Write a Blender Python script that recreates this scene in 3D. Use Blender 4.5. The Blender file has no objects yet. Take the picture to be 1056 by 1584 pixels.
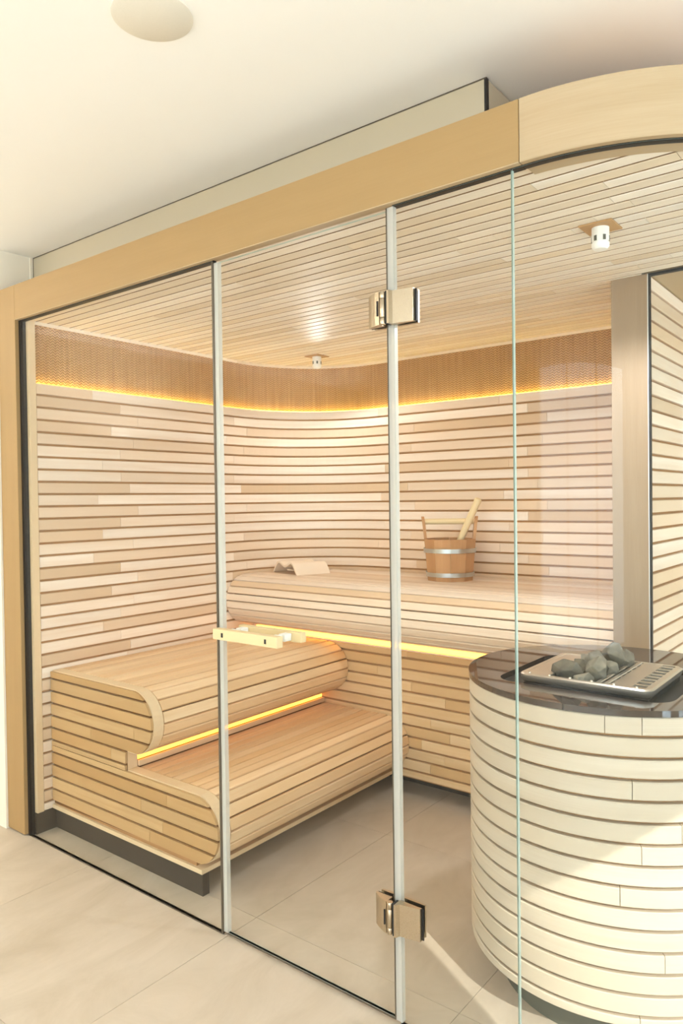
import bpy, bmesh, math, random
from mathutils import Vector, Matrix
random.seed(7)
sc = bpy.context.scene
col = sc.collection
PI = math.pi

# ------------------------------------------------------------------ camera
cam_d = bpy.data.cameras.new('camera')
cam = bpy.data.objects.new('camera', cam_d); col.objects.link(cam)
cam_d.sensor_fit = 'VERTICAL'; cam_d.sensor_height = 36.0
cam_d.lens = 36.0 * 1142.8 / 1584.0
cr = Vector((0.78705, 0.61675, -0.01290)).normalized()
cf = Vector((-0.61688, 0.78689, -0.01598)).normalized()
cu = cr.cross(cf).normalized()
cam.matrix_world = Matrix(((cr.x, cu.x, -cf.x, 0.0), (cr.y, cu.y, -cf.y, -1.5693),
                           (cr.z, cu.z, -cf.z, 1.3541), (0, 0, 0, 1)))
cam_d.clip_start = 0.02
sc.camera = cam

# ------------------------------------------------------------------ world, sun, exposure
w = bpy.data.worlds.new('sky'); sc.world = w; w.use_nodes = True
bg = w.node_tree.nodes['Background']
bg.inputs[0].default_value = (.75, .885, 1.0, 1); bg.inputs[1].default_value = 3.75
sun_d = bpy.data.lights.new('sun', 'SUN'); sun_d.energy = 2.6; sun_d.angle = 0.005
sun_d.color = (1.0, 0.96, 0.90)
sun = bpy.data.objects.new('sun', sun_d); col.objects.link(sun)
el = math.radians(33)
sdir = Vector((-0.871 * math.cos(el), 0.491 * math.cos(el), -math.sin(el)))
sun.rotation_euler = sdir.to_track_quat('-Z', 'Y').to_euler()
sun.location = (6, -3, 4)
def portal(name, loc, rot, sx, sy):
    d = bpy.data.lights.new(name, 'AREA'); d.shape = 'RECTANGLE'; d.size = sx; d.size_y = sy
    d.cycles.is_portal = True
    o = bpy.data.objects.new(name, d); col.objects.link(o); o.location = loc; o.rotation_euler = rot
portal('daylight_portal_rear', (-.17, -4.28, 1.25), (PI / 2, 0, 0), 3.54, 2.3)
portal('daylight_portal_right', (1.68, -.5, 1.2), (PI / 2, 0, PI / 2), 1.75, 2.3)
portal('daylight_portal_alcove', (1.68, 1.78, 1.2), (PI / 2, 0, PI / 2), 1.1, 2.3)
sc.view_settings.view_transform = 'Standard'; sc.view_settings.look = 'None'
sc.view_settings.gamma = 1.0; sc.view_settings.use_curve_mapping = False
sc.view_settings.exposure = 0.70
try:
    sc.cycles.use_denoising = True
    sc.cycles.max_bounces = 14; sc.cycles.diffuse_bounces = 7; sc.cycles.transparent_max_bounces = 24
    sc.cycles.caustics_reflective = False; sc.cycles.caustics_refractive = False
    sc.cycles.sample_clamp_indirect = 8.0
except Exception:
    pass

# ------------------------------------------------------------------ materials
def srgb(r, g, b):
    f = lambda c: (c / 12.92 if c <= .04045 else ((c + .055) / 1.055) ** 2.4)
    return (f(r / 255), f(g / 255), f(b / 255), 1)
def newmat(name):
    m = bpy.data.materials.new(name); m.use_nodes = True
    nt = m.node_tree; return m, nt, nt.nodes['Principled BSDF']
def N(nt, kind, **kw):
    n = nt.nodes.new(kind)
    for k, v in kw.items():
        setattr(n, k, v)
    return n
def math_node(nt, op, a, b):
    n = N(nt, 'ShaderNodeMath', operation=op)
    for i, x in enumerate((a, b)):
        if hasattr(x, 'links'): nt.links.new(x, n.inputs[i])
        else: n.inputs[i].default_value = x
    return n.outputs[0]
def wood(name, light, dark, alt, var=.12, rough=.5, fine=1.0, bump=.15, knots=0.0):
    m, nt, b = newmat(name); L = nt.links.new
    uv = N(nt, 'ShaderNodeUVMap'); oi = N(nt, 'ShaderNodeObjectInfo')
    sep = N(nt, 'ShaderNodeSeparateXYZ'); L(uv.outputs[0], sep.inputs[0])
    def coords(su, sv, k):
        c = N(nt, 'ShaderNodeCombineXYZ')
        L(math_node(nt, 'MULTIPLY_ADD' if False else 'ADD', math_node(nt, 'MULTIPLY', sep.outputs[0], su), math_node(nt, 'MULTIPLY', oi.outputs['Random'], 37.0 + k)), c.inputs[0])
        L(math_node(nt, 'MULTIPLY', sep.outputs[1], sv), c.inputs[1])
        L(math_node(nt, 'MULTIPLY', oi.outputs['Random'], 11.0 + k), c.inputs[2])
        return c.outputs[0]
    n1 = N(nt, 'ShaderNodeTexNoise'); n1.inputs['Scale'].default_value = 1; n1.inputs['Detail'].default_value = 3
    n1.inputs['Distortion'].default_value = .6
    L(coords(1.6, 38 * fine, 0), n1.inputs['Vector'])
    n2 = N(nt, 'ShaderNodeTexNoise'); n2.inputs['Scale'].default_value = 1; n2.inputs['Detail'].default_value = 2
    L(coords(9, 420 * fine, 3), n2.inputs['Vector'])
    g = math_node(nt, 'ADD', math_node(nt, 'MULTIPLY', n1.outputs[0], .68), math_node(nt, 'MULTIPLY', n2.outputs[0], .32))
    mr = N(nt, 'ShaderNodeMapRange'); L(g, mr.inputs[0])
    mr.inputs[1].default_value = .33; mr.inputs[2].default_value = .67
    mx = N(nt, 'ShaderNodeMix', data_type='RGBA'); L(mr.outputs[0], mx.inputs['Factor'])
    mx.inputs['A'].default_value = light; mx.inputs['B'].default_value = dark
    # board to board tone
    wn = N(nt, 'ShaderNodeTexWhiteNoise', noise_dimensions='1D'); L(oi.outputs['Random'], wn.inputs['W'])
    mx2 = N(nt, 'ShaderNodeMix', data_type='RGBA')
    L(math_node(nt, 'MULTIPLY', math_node(nt, 'POWER', wn.outputs['Value'], 1.3), 1.0), mx2.inputs['Factor'])
    L(mx.outputs['Result'], mx2.inputs['A']); mx2.inputs['B'].default_value = alt
    hs = N(nt, 'ShaderNodeHueSaturation')
    L(math_node(nt, 'ADD', math_node(nt, 'MULTIPLY', oi.outputs['Random'], var), 1 - var / 2), hs.inputs['Value'])
    L(mx2.outputs['Result'], hs.inputs['Color'])
    L(hs.outputs[0], b.inputs['Base Color'])
    b.inputs['Roughness'].default_value = rough; b.inputs['Specular IOR Level'].default_value = .3
    bp = N(nt, 'ShaderNodeBump'); bp.inputs['Strength'].default_value = bump; bp.inputs['Distance'].default_value = .001
    L(g, bp.inputs['Height']); L(bp.outputs[0], b.inputs['Normal'])
    return m
def plain(name, c, rough=.5, metal=0.0, spec=.5, noise=0.0, nscale=8.0):
    m, nt, b = newmat(name); L = nt.links.new
    b.inputs['Roughness'].default_value = rough; b.inputs['Metallic'].default_value = metal
    b.inputs['Specular IOR Level'].default_value = spec
    if noise:
        tc = N(nt, 'ShaderNodeTexCoord'); n = N(nt, 'ShaderNodeTexNoise'); n.inputs['Scale'].default_value = nscale
        n.inputs['Detail'].default_value = 5; L(tc.outputs['Object'], n.inputs['Vector'])
        mx = N(nt, 'ShaderNodeMix', data_type='RGBA'); L(n.outputs[0], mx.inputs['Factor'])
        mx.inputs['A'].default_value = tuple(x * (1 - noise) for x in c[:3]) + (1,)
        mx.inputs['B'].default_value = tuple(min(1, x * (1 + noise)) for x in c[:3]) + (1,)
        L(mx.outputs['Result'], b.inputs['Base Color'])
        bp = N(nt, 'ShaderNodeBump'); bp.inputs['Strength'].default_value = .05; L(n.outputs[0], bp.inputs['Height']); L(bp.outputs[0], b.inputs['Normal'])
    else:
        nz = N(nt, 'ShaderNodeTexNoise'); nz.inputs['Scale'].default_value = 60
        mr = N(nt, 'ShaderNodeMapRange'); L(nz.outputs[0], mr.inputs[0])
        mr.inputs[3].default_value = max(0, rough - .03); mr.inputs[4].default_value = min(1, rough + .03)
        L(mr.outputs[0], b.inputs['Roughness'])
        b.inputs['Base Color'].default_value = c
    return m
def emit(name, c, s):
    m, nt, b = newmat(name)
    b.inputs['Base Color'].default_value = c
    b.inputs['Emission Color'].default_value = c; b.inputs['Emission Strength'].default_value = s
    return m
def clear_glass(name, tint, refl=1.0, ior=1.5):
    m, nt, b = newmat(name); L = nt.links.new; nt.nodes.remove(b)
    out = nt.nodes['Material Output']
    t = N(nt, 'ShaderNodeBsdfTransparent'); t.inputs[0].default_value = tint
    g = N(nt, 'ShaderNodeBsdfGlossy'); g.inputs['Roughness'].default_value = 0.0
    f = N(nt, 'ShaderNodeFresnel'); ge = N(nt, 'ShaderNodeNewGeometry')
    L(math_node(nt, 'POWER', ior, math_node(nt, 'SUBTRACT', 1.0, math_node(nt, 'MULTIPLY', ge.outputs['Backfacing'], 2.0))), f.inputs[0])
    mx = N(nt, 'ShaderNodeMixShader'); L(math_node(nt, 'MULTIPLY', f.outputs[0], refl), mx.inputs[0])
    L(t.outputs[0], mx.inputs[1]); L(g.outputs[0], mx.inputs[2]); L(mx.outputs[0], out.inputs[0])
    return m

M = {}
M['wall_wood'] = wood('wall_wood', srgb(247, 233, 218), srgb(236, 214, 192), srgb(217, 187, 153), var=.12)
M['ceil_wood'] = wood('ceiling_wood', srgb(248, 240, 229), srgb(240, 228, 212), srgb(226, 208, 182), var=.12)
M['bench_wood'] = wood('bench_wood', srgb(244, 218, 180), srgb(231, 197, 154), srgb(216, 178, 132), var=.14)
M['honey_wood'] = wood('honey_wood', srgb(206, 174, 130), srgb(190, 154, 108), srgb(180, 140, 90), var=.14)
M['fascia_wood'] = wood('fascia_wood', srgb(226, 198, 158), srgb(212, 178, 134), srgb(200, 162, 114), var=.12)
M['drum_wood'] = wood('cabinet_wood', srgb(206, 193, 174), srgb(196, 180, 158), srgb(199, 184, 162), var=.05)
M['veneer'] = wood('header_veneer', srgb(172, 142, 98), srgb(160, 130, 87), srgb(167, 137, 93), var=.03, fine=.5, bump=.05)
M['pale_veneer'] = wood('pale_veneer', srgb(190, 168, 136), srgb(180, 156, 122), srgb(186, 163, 130), var=.04, fine=.6, bump=.05)
M['post_veneer'] = wood('post_veneer', srgb(164, 141, 115), srgb(154, 130, 104), srgb(160, 136, 110), var=.02, fine=.6, bump=.05)
M['rim'] = wood('pale_rim_ply', srgb(230, 206, 170), srgb(220, 193, 154), srgb(226, 200, 162), var=.03, fine=.6, bump=.05)
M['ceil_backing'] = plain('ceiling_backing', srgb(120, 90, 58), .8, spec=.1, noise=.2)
M['ceil_edge_shade'] = plain('shaded_groove_edge', srgb(158, 126, 88), .7, spec=.1, noise=.1)  # darker tone standing in for shade inside the ceiling grooves
M['dark_groove'] = plain('dark_groove', srgb(112, 74, 38), .8, spec=.1, noise=.2)
M['backing'] = plain('wood_backing', srgb(176, 134, 92), .8, spec=.1, noise=.2)
M['dark_plinth'] = plain('dark_plinth', srgb(64, 54, 44), .6, noise=.12, nscale=4)
M['grey_plinth'] = plain('grey_plinth', srgb(92, 92, 80), .5, noise=.12, nscale=4)
M['white_paint'] = plain('white_paint', srgb(250, 249, 245), .85, spec=.2, noise=.015, nscale=1.2)
M['cream_wall'] = plain('cream_wall', srgb(238, 231, 216), .8, spec=.2, noise=.02, nscale=2)
M['gasket'] = plain('black_gasket', srgb(26, 22, 20), .5)
M['seal'] = plain('clear_seal', srgb(226, 222, 212), .25)
_nt = M['seal'].node_tree; _p = _nt.nodes['Principled BSDF']; _t = N(_nt, 'ShaderNodeBsdfTransparent'); _m = N(_nt, 'ShaderNodeMixShader'); _m.inputs[0].default_value = .45
_nt.links.new(_p.outputs[0], _m.inputs[1]); _nt.links.new(_t.outputs[0], _m.inputs[2]); _nt.links.new(_m.outputs[0], _nt.nodes['Material Output'].inputs[0])
M['seal_dark'] = plain('dark_seal', srgb(88, 78, 64), .4)
M['nickel'] = plain('satin_nickel', srgb(196, 180, 156), .28, metal=1.0)
M['steel'] = plain('brushed_steel', srgb(214, 204, 190), .38, metal=.95)
M['hoop'] = plain('galvanised_hoop', srgb(200, 204, 204), .35, metal=1.0)
M['white_plastic'] = plain('white_plastic', srgb(244, 242, 236), .35)
M['speaker'] = plain('speaker_grille', srgb(229, 223, 209), .9, spec=.1, noise=.03, nscale=300)
M['brown_plate'] = wood('brown_plate', srgb(196, 156, 108), srgb(176, 134, 88), srgb(186, 146, 98))
M['bucket'] = wood('bucket_wood', srgb(200, 152, 106), srgb(174, 124, 80), srgb(186, 138, 92), var=.2)
M['birch'] = wood('birch_handle', srgb(236, 214, 170), srgb(222, 194, 146), srgb(230, 206, 160), var=.05)
M['felt'] = wood('pale_bent_plywood', srgb(244, 226, 204), srgb(238, 216, 190), srgb(241, 221, 198), var=.02)
M['glass'] = clear_glass('clear_glass', (.985, .992, .985, 1), .38)
M['glass_edge'] = plain('green_glass_edge', srgb(186, 204, 194), .15)
M['black_glass'] = plain('smoked_glass', srgb(58, 44, 38), .03, spec=1.0)
M['iron'] = plain('dark_iron', srgb(44, 42, 40), .6, noise=.2)
M['led_warm'] = emit('led_warm', (1.0, .80, .17, 1), 7)
M['led_amber'] = emit('led_amber', (1.0, .40, .05, 1), 2.6)
M['led_seat'] = emit('led_seat', (1.0, .55, .08, 1), 2.8)
M['roof_fill_strip'] = emit('roof_fill_strip', (1.0, .50, .08, 1), 4.0)
# reed panel of the lit cove
def reed():
    m, nt, b = newmat('woven_reed'); L = nt.links.new
    uv = N(nt, 'ShaderNodeUVMap'); sep = N(nt, 'ShaderNodeSeparateXYZ'); L(uv.outputs[0], sep.inputs[0])
    def co(su, sv):
        c = N(nt, 'ShaderNodeCombineXYZ'); L(math_node(nt, 'MULTIPLY', sep.outputs[0], su), c.inputs[0]); L(math_node(nt, 'MULTIPLY', sep.outputs[1], sv), c.inputs[1]); return c.outputs[0]
    n1 = N(nt, 'ShaderNodeTexNoise'); n1.inputs['Scale'].default_value = 1; L(co(70, 2.5), n1.inputs['Vector']); n1.inputs['Detail'].default_value = 3
    # zig-zag weave: rows whose phase wiggles along the panel
    tri = math_node(nt, 'PINGPONG', math_node(nt, 'MULTIPLY', sep.outputs[0], 1.0), .011)
    row = math_node(nt, 'ADD', math_node(nt, 'MULTIPLY', sep.outputs[1], 2 * PI / .0115), math_node(nt, 'MULTIPLY', tri, 420.0))
    sn = math_node(nt, 'SINE', row, 0)
    h = math_node(nt, 'ADD', math_node(nt, 'MULTIPLY', sn, .5), .5)
    mx = N(nt, 'ShaderNodeMix', data_type='RGBA'); L(n1.outputs[0], mx.inputs['Factor'])
    mx.inputs['A'].default_value = srgb(166, 116, 60); mx.inputs['B'].default_value = srgb(228, 184, 122)
    mx2 = N(nt, 'ShaderNodeMix', data_type='RGBA'); L(math_node(nt, 'MULTIPLY', h, .62), mx2.inputs['Factor'])
    L(mx.outputs['Result'], mx2.inputs['A']); mx2.inputs['B'].default_value = srgb(122, 76, 34)
    L(mx2.outputs['Result'], b.inputs['Base Color']); b.inputs['Roughness'].default_value = .7
    bp = N(nt, 'ShaderNodeBump'); bp.inputs['Strength'].default_value = .8; bp.inputs['Distance'].default_value = .003
    L(h, bp.inputs['Height']); bp.invert = True; L(bp.outputs[0], b.inputs['Normal'])
    return m
M['reed'] = reed()
def tile_mat():
    m, nt, b = newmat('stone_tile'); L = nt.links.new
    geo = N(nt, 'ShaderNodeNewGeometry'); oi = N(nt, 'ShaderNodeObjectInfo')
    mp = N(nt, 'ShaderNodeMapping'); mp.inputs['Scale'].default_value = (1.9, 1.0, 1); mp.inputs['Rotation'].default_value = (0, 0, .12); L(geo.outputs['Position'], mp.inputs[0])
    n1 = N(nt, 'ShaderNodeTexNoise'); n1.inputs['Scale'].default_value = 2.6; n1.inputs['Detail'].default_value = 9; n1.inputs['Roughness'].default_value = .68; n1.inputs['Distortion'].default_value = .8
    L(mp.outputs[0], n1.inputs['Vector'])
    cr_ = N(nt, 'ShaderNodeMapRange'); L(n1.outputs[0], cr_.inputs[0]); cr_.inputs[1].default_value = .3; cr_.inputs[2].default_value = .7
    mx = N(nt, 'ShaderNodeMix', data_type='RGBA'); L(cr_.outputs[0], mx.inputs['Factor'])
    mx.inputs['A'].default_value = srgb(192, 178, 158); mx.inputs['B'].default_value = srgb(210, 197, 180)
    hs = N(nt, 'ShaderNodeHueSaturation'); L(mx.outputs['Result'], hs.inputs['Color'])
    L(math_node(nt, 'ADD', math_node(nt, 'MULTIPLY', oi.outputs['Random'], .05), .975), hs.inputs['Value'])
    L(hs.outputs[0], b.inputs['Base Color']); b.inputs['Roughness'].default_value = .5; b.inputs['Specular IOR Level'].default_value = .35
    bp = N(nt, 'ShaderNodeBump'); bp.inputs['Strength'].default_value = .04; L(n1.outputs[0], bp.inputs['Height']); L(bp.outputs[0], b.inputs['Normal'])
    return m
M['tile'] = tile_mat()
M['grout'] = plain('grout', srgb(182, 168, 148), .9)
def stone_mat():
    m, nt, b = newmat('sauna_stone'); L = nt.links.new
    tc = N(nt, 'ShaderNodeTexCoord'); n = N(nt, 'ShaderNodeTexNoise'); n.inputs['Scale'].default_value = 45; n.inputs['Detail'].default_value = 8
    L(tc.outputs['Object'], n.inputs['Vector']); oi = N(nt, 'ShaderNodeObjectInfo')
    mx = N(nt, 'ShaderNodeMix', data_type='RGBA'); L(n.outputs[0], mx.inputs['Factor'])
    mx.inputs['A'].default_value = srgb(74, 67, 55); mx.inputs['B'].default_value = srgb(152, 143, 124)
    hs = N(nt, 'ShaderNodeHueSaturation'); L(mx.outputs['Result'], hs.inputs['Color'])
    L(math_node(nt, 'ADD', math_node(nt, 'MULTIPLY', oi.outputs['Random'], .7), .65), hs.inputs['Value'])
    L(hs.outputs[0], b.inputs['Base Color']); b.inputs['Roughness'].default_value = .85
    bp = N(nt, 'ShaderNodeBump'); bp.inputs['Strength'].default_value = .5; bp.inputs['Distance'].default_value = .004; L(n.outputs[0], bp.inputs['Height']); L(bp.outputs[0], b.inputs['Normal'])
    return m
M['stone'] = stone_mat()
def mirror_paint():
    m, nt, b = newmat('back_painted_glass')
    b.inputs['Base Color'].default_value = srgb(190, 176, 148); b.inputs['Roughness'].default_value = .02
    b.inputs['Specular IOR Level'].default_value = 1.0; b.inputs['Coat Weight'].default_value = 1.0; b.inputs['Coat IOR'].default_value = 2.2; b.inputs['Coat Roughness'].default_value = .0
    nz = N(nt, 'ShaderNodeTexNoise'); nz.inputs['Scale'].default_value = 3
    mr = N(nt, 'ShaderNodeMapRange'); nt.links.new(nz.outputs[0], mr.inputs[0]); mr.inputs[3].default_value = .015; mr.inputs[4].default_value = .03
    nt.links.new(mr.outputs[0], b.inputs['Roughness'])
    return m
M['panel_glass'] = mirror_paint()

# ------------------------------------------------------------------ mesh helpers
def link(name, me, mats, parent=None):
    o = bpy.data.objects.new(name, me); col.objects.link(o)
    for m in (mats if isinstance(mats, (list, tuple)) else [mats]):
        me.materials.append(M[m])
    if parent: o.parent = parent
    return o
def box_uv(me, g):
    g = Vector(g).normalized(); uvl = me.uv_layers.new(name='UVMap').data
    for p in me.polygons:
        n = p.normal
        if abs(n.dot(g)) > .9:
            a = g.orthogonal().normalized(); b_ = n.cross(a)
        else:
            a = g; b_ = n.cross(g).normalized()
        for li in p.loop_indices:
            co = me.vertices[me.loops[li].vertex_index].co
            uvl[li].uv = (co.dot(a), co.dot(b_))
def mesh(name, verts, faces, mat, parent=None, grain=(1, 0, 0), smooth=False, fmat=None):
    me = bpy.data.meshes.new(name); me.from_pydata([tuple(v) for v in verts], [], faces); me.update()
    bm = bmesh.new(); bm.from_mesh(me); bmesh.ops.recalc_face_normals(bm, faces=bm.faces); bm.to_mesh(me); bm.free()
    box_uv(me, grain)
    if smooth:
        for p in me.polygons: p.use_smooth = True
    if fmat:
        for p in me.polygons: p.material_index = fmat(p)
    return link(name, me, mat, parent)
def bx(a, b):
    x0, y0, z0_ = a; x1, y1, z1 = b
    v = [(x0, y0, z0_), (x1, y0, z0_), (x1, y1, z0_), (x0, y1, z0_), (x0, y0, z1), (x1, y0, z1), (x1, y1, z1), (x0, y1, z1)]
    return v, [(3, 2, 1, 0), (4, 5, 6, 7), (0, 1, 5, 4), (1, 2, 6, 5), (2, 3, 7, 6), (3, 0, 4, 7)]
def box(name, a, b, mat, parent=None, grain=(1, 0, 0), bevel=0.0, fmat=None):
    v, f = bx(a, b)
    if not bevel: return mesh(name, v, f, mat, parent, grain, fmat=fmat)
    bm = bmesh.new(); vs = [bm.verts.new(p) for p in v]
    for q in f: bm.faces.new([vs[i] for i in q])
    bmesh.ops.recalc_face_normals(bm, faces=bm.faces)
    bmesh.ops.bevel(bm, geom=list(bm.edges), offset=bevel, segments=2, affect='EDGES', profile=.5)
    me = bpy.data.meshes.new(name); bm.to_mesh(me); bm.free(); box_uv(me, grain)
    return link(name, me, mat, parent)
def sweep(name, prof, stations, mat, parent=None, closed=False, caps=True, smooth=False, u0=0.0):
    """prof: closed polygon of (a, b); stations: (origin, adir, bdir). UV: u along the path, v around the profile."""
    n = len(prof); V = []; F = []; UV = []
    per = [0.0]
    for i in range(n):
        q, r = prof[i], prof[(i + 1) % n]; per.append(per[-1] + math.hypot(q[0] - r[0], q[1] - r[1]))
    us = [u0]
    for k, (o, a, b) in enumerate(stations):
        if k: us.append(us[-1] + (Vector(o) - Vector(stations[k - 1][0])).length)
        for (pa, pb) in prof: V.append(Vector(o) + Vector(a) * pa + Vector(b) * pb)
    m = len(stations); segs = m if closed else m - 1
    for k in range(segs):
        k2 = (k + 1) % m; ua = us[k]; ub = us[k2] if k2 else us[k] + .05
        for i in range(n):
            j = (i + 1) % n
            F.append((k * n + i, k * n + j, k2 * n + j, k2 * n + i)); UV.append(((ua, per[i]), (ua, per[i + 1]), (ub, per[i + 1]), (ub, per[i])))
    nside = len(F)
    if caps and not closed:
        F.append(tuple(range(n - 1, -1, -1))); UV.append([(prof[i][0], prof[i][1]) for i in range(n - 1, -1, -1)])
        F.append(tuple((m - 1) * n + i for i in range(n))); UV.append([(prof[i][0], prof[i][1]) for i in range(n)])
    me = bpy.data.meshes.new(name); me.from_pydata([tuple(v) for v in V], [], F); me.update()
    uvl = me.uv_layers.new(name='UVMap').data; i = 0
    for p, u in zip(me.polygons, UV):
        for li, c in zip(p.loop_indices, u): uvl[li].uv = c
    bm = bmesh.new(); bm.from_mesh(me); bmesh.ops.recalc_face_normals(bm, faces=bm.faces); bm.to_mesh(me); bm.free()
    if smooth:
        for k, p in enumerate(me.polygons): p.use_smooth = k < nside
        me.set_sharp_from_angle(angle=.6)
    return link(name, me, mat, parent)
def extrude(name, poly, axis, d0, d1, mat, parent=None, grain=(1, 0, 0)):
    """poly: list of 2-D points; axis 'Y': (x,z) extruded in y; 'X': (y,z) in x; 'Z': (x,y) in z"""
    def P3(p, d): return (p[0], d, p[1]) if axis == 'Y' else (d, p[0], p[1]) if axis == 'X' else (p[0], p[1], d)
    n = len(poly); V = [P3(p, d0) for p in poly] + [P3(p, d1) for p in poly]
    F = [tuple(range(n)), tuple(range(2 * n - 1, n - 1, -1))] + [(i, (i + 1) % n, n + (i + 1) % n, n + i) for i in range(n)]
    return mesh(name, V, F, mat, parent, grain)
def board_profile(wd, th, ch=.0022):
    """a = across (0..wd), b = depth: 0 is the visible face, -th the back"""
    return [(0, -th), (wd, -th), (wd, -ch), (wd - ch, 0), (ch, 0), (0, -ch)]
def lathe(name, prof, c, mat, parent=None, seg=40, smooth=True):
    V = []; F = []; n = len(prof)
    for k in range(seg):
        t = 2 * PI * k / seg
        for r, z in prof: V.append((c[0] + r * math.cos(t), c[1] + r * math.sin(t), c[2] + z))
    for k in range(seg):
        k2 = (k + 1) % seg
        for i in range(n - 1):
            F.append((k * n + i, k2 * n + i, k2 * n + i + 1, k * n + i + 1))
    if prof[0][0] > 1e-6: F.append(tuple(k * n for k in range(seg)))
    if prof[-1][0] > 1e-6: F.append(tuple(k * n + n - 1 for k in range(seg)))
    me = bpy.data.meshes.new(name); me.from_pydata(V, [], F); me.update()
    bm = bmesh.new(); bm.from_mesh(me); bmesh.ops.remove_doubles(bm, verts=bm.verts, dist=1e-6); bmesh.ops.recalc_face_normals(bm, faces=bm.faces); bm.to_mesh(me); bm.free()
    box_uv(me, (0, 0, 1))
    if smooth:
        for p in me.polygons: p.use_smooth = True
        me.set_sharp_from_angle(angle=.7)
    return link(name, me, mat, parent)
def tag(o, label=None, cat=None, group=None, kind=None):
    if label: o['label'] = label
    if cat: o['category'] = cat
    if group: o['group'] = group
    if kind: o['kind'] = kind
    return o
def thing(name, loc, label, cat, group=None, kind=None):
    o = bpy.data.objects.new(name, None); col.objects.link(o); o.location = loc; o.empty_display_size = .05
    return tag(o, label, cat, group, kind)
def adopt(root):
    """children were built in world coordinates: put the thing's empty at its base without moving them"""
    inv = Matrix.Translation(root.location).inverted()
    for c in root.children: c.matrix_parent_inverse = inv

# ------------------------------------------------------------------ dimensions
XL, YB, Z0, P = -2.838, 1.7015, 1.8476, 0.05082      # sauna left wall, back wall, top of slats, slat pitch
R = .5; Y0 = .045; L1 = YB - R - Y0; L2 = R * PI / 2
XR = -.845                                            # left face of the stub wall
ZC = 2.105                                            # sauna ceiling
RC = 2.41                                             # room ceiling
LT = L1 + L2 + (XR - (XL + R))
def wall(s):
    if s <= L1: return Vector((XL, Y0 + s, 0)), Vector((1, 0, 0))
    if s <= L1 + L2:
        t = (s - L1) / R
        return Vector((XL + R - R * math.cos(t), YB - R + R * math.sin(t), 0)), Vector((math.cos(t), -math.sin(t), 0))
    return Vector((XL + R + s - L1 - L2, YB, 0)), Vector((0, -1, 0))
def wall_stations(s0, s1, z):
    ss = [s0]
    lo, hi = max(s0, L1), min(s1, L1 + L2)
    if hi > lo:
        k = max(1, int((hi - lo) / .035)); ss += [lo + (hi - lo) * i / k for i in range(k + 1)]
    ss.append(s1); out = []; last = -1
    for s in ss:
        if s - last < 1e-4: continue
        last = s; p, n = wall(s); out.append(((p.x, p.y, z), (0, 0, 1), n))
    return out
def wall_x(y):   # x of the sauna wall at depth y
    return XL if y < YB - R else XL + R - math.sqrt(max(0, R * R - (y - YB + R) ** 2))

# ------------------------------------------------------------------ setting: room
floor = box('floor', (-4.3, -4.4, -.08), (1.9, 2.6, -.006), 'grout')
tag(floor, 'beige stone tiled floor running under the glass', kind='structure')
TS = .745
tile_me = {}
for i in range(-5, 4):
    for j in range(-6, 4):
        x0 = -.955 + i * TS; y0 = -.62 + j * TS
        o = None
        if 't' not in tile_me:
            o = box('tile', (0, 0, -.012), (TS - .0015, TS - .0015, 0), 'tile', floor); tile_me['t'] = o.data
        else:
            o = bpy.data.objects.new('tile', tile_me['t']); col.objects.link(o); o.parent = floor
        o.location = (x0, y0, 0)
ceil = box('ceiling', (-4.3, -4.4, RC), (1.9, 2.6, RC + .1), 'white_paint'); tag(ceil, 'smooth white painted room ceiling above the sauna', kind='structure')
wl = box('wall_niche', (-4.3, -.03, 0), (-3.006, .12, RC), 'cream_wall'); tag(wl, 'cream painted wall left of the wooden post', kind='structure')
wl2 = box('wall_side', (-3.15, .12, 0), (-3.0, 2.6, RC), 'cream_wall'); tag(wl2, 'white side wall of the niche above the post', kind='structure')
o = box('wall_far_left', (-4.4, -4.4, 0), (-4.3, .12, RC), 'cream_wall'); tag(o, 'cream painted wall at the far left of the room', kind='structure')
o = box('wall_back_room', (-3.15, 2.5, 0), (1.9, 2.6, RC), 'cream_wall'); tag(o, 'cream painted wall behind the sauna', kind='structure')
# unseen right wall; its tall windows are added to let daylight in
wr = thing('wall_right', (1.65, -1, 0), 'cream wall on the right of the room, with tall windows added for daylight', None, kind='structure')
def wr_part(y0, y1, z0=0, z1=RC): box('wall_panel', (1.6, y0, z0), (1.75, y1, z1), 'cream_wall', wr)
WIN = [(-1.34, -.70), (-.60, .35), (1.25, 2.3)]
ys = [-4.4] + [v for a in WIN for v in a] + [2.5]
for k in range(0, len(ys), 2): wr_part(ys[k], ys[k + 1])
for a, b in WIN: wr_part(a, b, 2.25, RC); wr_part(a, b, 0, .08)
for k, (a, b) in enumerate(WIN):
    wn = thing('window_%d' % (k + 3), (1.67, (a + b) / 2, .08), 'tall white framed window added in the right wall for daylight', None, kind='structure')
    for q, (ya, yb_, za, zb) in enumerate([(a, a + .05, .08, 2.25), (b - .05, b, .08, 2.25), (a + .05, b - .05, .08, .13), (a + .05, b - .05, 2.20, 2.25), (a + .05, b - .05, 1.25, 1.29)]):
        box('window_frame', (1.64, ya, za), (1.69, yb_, zb), 'white_paint', wn)
    box('pane', (1.662, a + .05, .13), (1.668, b - .05, 2.20), 'glass', wn); adopt(wn)
adopt(wr)
fin = box('wall_sun_block', (1.75, -.69, 0), (7.2, -.61, 3.6), 'white_paint'); tag(fin, 'added white exterior wall blocking sun from the right hand windows beyond it', kind='structure')  # unseen wall added outside to keep the sun off the windows beyond
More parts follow.
